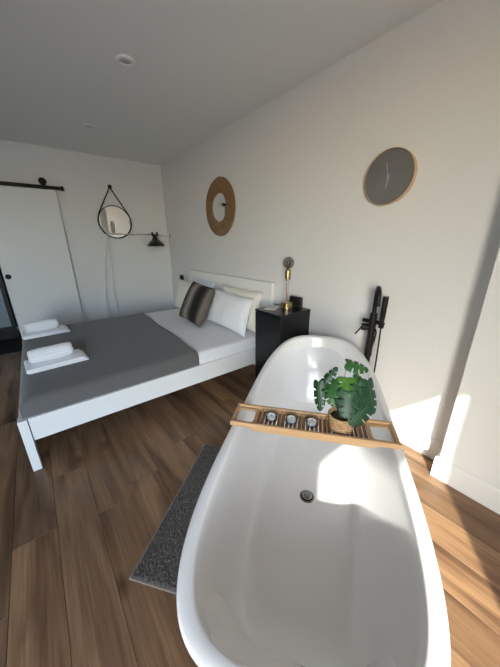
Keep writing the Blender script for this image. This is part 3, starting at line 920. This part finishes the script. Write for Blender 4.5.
for x in (-.222, -.131, -.038, .050, .070, .195):
    bm = B(); box(bm, x - .0025, x + .0025, -HWD + .013, HWD - .013, -.0025, .016, .0008); finish(bm, 'divider', 'bamboo', tray)
e_ = Vector((math.cos(TR), math.sin(TR), 0)); n_ = Vector((-math.sin(TR), math.cos(TR), 0)); tO = Vector((3.823, -.976, TZ))
lab = ('leftmost of the three on the bath tray', 'middle one of the three on the bath tray', 'nearest the potted plant on the bath tray')
for k, x in enumerate((-.176, -.085, .006)):
    p = tO + e_ * x + n_ * .008 + Vector((0, 0, -.0025))
    c = thing('tealight_holder', 'small glass cup with a white tealight, ' + lab[k], 'candle', p, 0, 'tealight holders on the bath tray')
    bm = B(); lathe(bm, [(0, 0), (.025, 0), (.029, .004), (.032, .020), (.032, .034), (.029, .034), (.0285, .020), (.024, .008), (0, .008)], 36, cap=False)
    finish(bm, 'glass_cup', 'cup_glass', c, True, auto=50)
    bm = B(); lathe(bm, [(0, .0085), (.0195, .0085), (.0195, .022), (.0185, .0235), (.0175, .021), (0, .0205)], 28, cap=False)
    cd = finish(bm, 'tealight', 'wax', c, True, auto=40)
    bm = B(); tube(bm, [(0, 0, .020), (.001, 0, .029)], .0009, 5); finish(bm, 'wick', 'black_matt', cd)

# ------------------------------------------------------------------ potted monstera
PX = .128; PY = .004
pp = tO + e_ * PX + n_ * PY + Vector((0, 0, -.0025))
plant = thing('potted_monstera', 'small green split-leaf monstera in a wicker basket pot on the bath tray', 'potted plant', pp, TR)
bm = B(); lathe(bm, [(0, .001), (.040, .001), (.046, .03), (.052, .072), (.0535, .080), (.050, .080), (.048, .062), (0, .060)], 40, cap=False)
pot = finish(bm, 'basket', 'wicker', plant, True, auto=50)
for k in range(11):
    bm = B(); z = .006 + k * .0073; r = .0415 + .0115 * (z / .08) + .0012; pts = []
    for q in range(88):
        a = 2 * math.pi * q / 88; rr = r + .0013 * math.cos(11 * 2 * a / 2 + k * math.pi); pts.append((rr * math.cos(a), rr * math.sin(a), z))
    tube(bm, pts, .0034, 5, closed=True); finish(bm, 'cane', 'wicker', pot, True)
bm = B(); lathe(bm, [(0, .0615), (.0465, .0615), (.047, .064), (0, .068)], 24, cap=False); finish(bm, 'soil', 'soil', plant, True)

def monstera_leaf(m, base, tip, normal, width, droop=.14, notches=3):
    """heart-shaped blade with a few deep slits cut from each margin"""
    base, tip = Vector(base), Vector(tip); ax = tip - base; L = ax.length; ax.normalize()
    nrm = Vector(normal); nrm = (nrm - ax * nrm.dot(ax)).normalized(); sd = ax.cross(nrm).normalized()
    bm = B()
    def pos(u, v):      # u along 0..1, v across in half widths
        z = -droop * L * u * u - .13 * L * abs(v) ** 1.7 + .05 * L + .012 * L * math.sin(u * 14) * abs(v)
        return base + ax * ((u + (.20 * u - .24 * (1 - u) ** 2) * abs(v)) * L) + sd * (v * width / 2) + nrm * z
    def env(u): return max(.02, math.sin(math.pi * min(1, u) ** .60)) ** .62 if u > .001 else .22
    us = []
    for i in range(21): us.append((i / 20, 1.0))
    for k in range(notches):
        c = .32 + .44 * k / max(1, notches - 1) + random.uniform(-.02, .02)
        us = [q for q in us if abs(q[0] - c) > .028]
        us += [(c - .024, 1.0), (c - .009, .45), (c + .009, .43), (c + .026, 1.0)]
    us.sort()
    mid = [bm.verts.new(pos(u, 0)) for u, f in us]
    for s in (-1, 1):
        prev = mid
        for q in (.25, .40, .60, .80, 1.0):
            cur = [bm.verts.new(pos(u, s * min(q, f if f < 1 else 1) * env(u))) if not (f < 1 and q > f) else None for u, f in us]
            # inside a slit the vertex stays at the slit's root
            for i, (u, f) in enumerate(us):
                if cur[i] is None: cur[i] = prev[i]
            for i in range(len(us) - 1):
                vs = []
                for v in (prev[i], prev[i + 1], cur[i + 1], cur[i]):
                    if v not in vs: vs.append(v)
                f0, f1 = us[i][1], us[i + 1][1]
                if f0 < 1 and f1 < 1 and q > .41: continue
                if (f0 < 1 or f1 < 1) and q > .62: continue
                if len(vs) >= 3:
                    try: bm.faces.new(vs)
                    except ValueError: pass
            prev = cur
    loose = [v for v in bm.verts if not v.link_faces]
    bmesh.ops.delete(bm, geom=loose, context='VERTS')
    o = finish(bm, 'leaf', m, plant, True)
    md = o.modifiers.new('thick', 'SOLIDIFY'); md.thickness = .0009
    bm = B(); tube(bm, [pos(u, 0) + nrm * .0007 for u in (-.0, .25, .5, .75, .98)], [.0009, .0008, .0007, .0006, .0004], 5)
    finish(bm, 'midrib', 'stem_green', o, True)
    return base
CAMP = Vector((4.437, -1.797, 1.35)); FW = Vector((-.743, .584, -.326))
rgt = Vector(CR.col[0]); upv = Vector(CR.col[1])
inv = (Matrix.Translation(pp) @ Matrix.Rotation(TR, 4, 'Z')).inverted()
def P(dx, dz, dd):
    """point of the plant: dx right and dz up as seen from the bather's end, dd towards that end (metres about the crown)"""
    return inv @ (pp + Vector((0, 0, .140)) + rgt * (dx * 1.07 - .010) + upv * dz * 1.08 - FW * dd)
def V(dx, dz, dd): return inv.to_3x3() @ (rgt * dx + upv * dz - FW * dd)
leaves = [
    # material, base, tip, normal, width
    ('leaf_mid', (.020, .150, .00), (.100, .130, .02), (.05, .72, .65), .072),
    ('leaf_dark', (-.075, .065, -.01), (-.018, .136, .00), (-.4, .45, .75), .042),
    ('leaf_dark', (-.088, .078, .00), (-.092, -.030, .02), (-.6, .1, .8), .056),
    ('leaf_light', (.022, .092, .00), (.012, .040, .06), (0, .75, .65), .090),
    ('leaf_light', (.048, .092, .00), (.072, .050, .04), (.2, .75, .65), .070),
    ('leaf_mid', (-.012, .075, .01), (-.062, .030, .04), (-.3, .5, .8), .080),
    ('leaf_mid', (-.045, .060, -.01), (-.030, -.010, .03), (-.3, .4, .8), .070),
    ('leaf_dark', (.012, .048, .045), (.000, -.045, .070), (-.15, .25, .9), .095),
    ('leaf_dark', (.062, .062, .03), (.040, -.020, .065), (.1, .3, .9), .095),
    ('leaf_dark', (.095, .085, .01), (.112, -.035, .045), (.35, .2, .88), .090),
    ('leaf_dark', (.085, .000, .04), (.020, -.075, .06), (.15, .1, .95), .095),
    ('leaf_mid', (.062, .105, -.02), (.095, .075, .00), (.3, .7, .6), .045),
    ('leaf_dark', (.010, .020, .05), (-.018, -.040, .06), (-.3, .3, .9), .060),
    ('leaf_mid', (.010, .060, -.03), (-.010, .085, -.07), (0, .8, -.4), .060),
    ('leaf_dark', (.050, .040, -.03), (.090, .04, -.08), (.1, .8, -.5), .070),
]
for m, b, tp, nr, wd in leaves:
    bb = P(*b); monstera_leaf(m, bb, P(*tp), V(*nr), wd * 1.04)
    bm = B(); root = Vector((random.uniform(-.012, .012), random.uniform(-.012, .012), .064)); mid = (root + bb) / 2 + Vector((0, 0, .018))
    pts = [root.lerp(mid, f).lerp(mid.lerp(bb, f), f) for f in [i / 6 for i in range(7)]]
    tube(bm, pts, .0016, 6); finish(bm, 'stem', 'stem_green', plant, True)

for o in list(bpy.data.objects):
    if o.type == 'MESH' and not o.data.materials: print('no material', o.name)
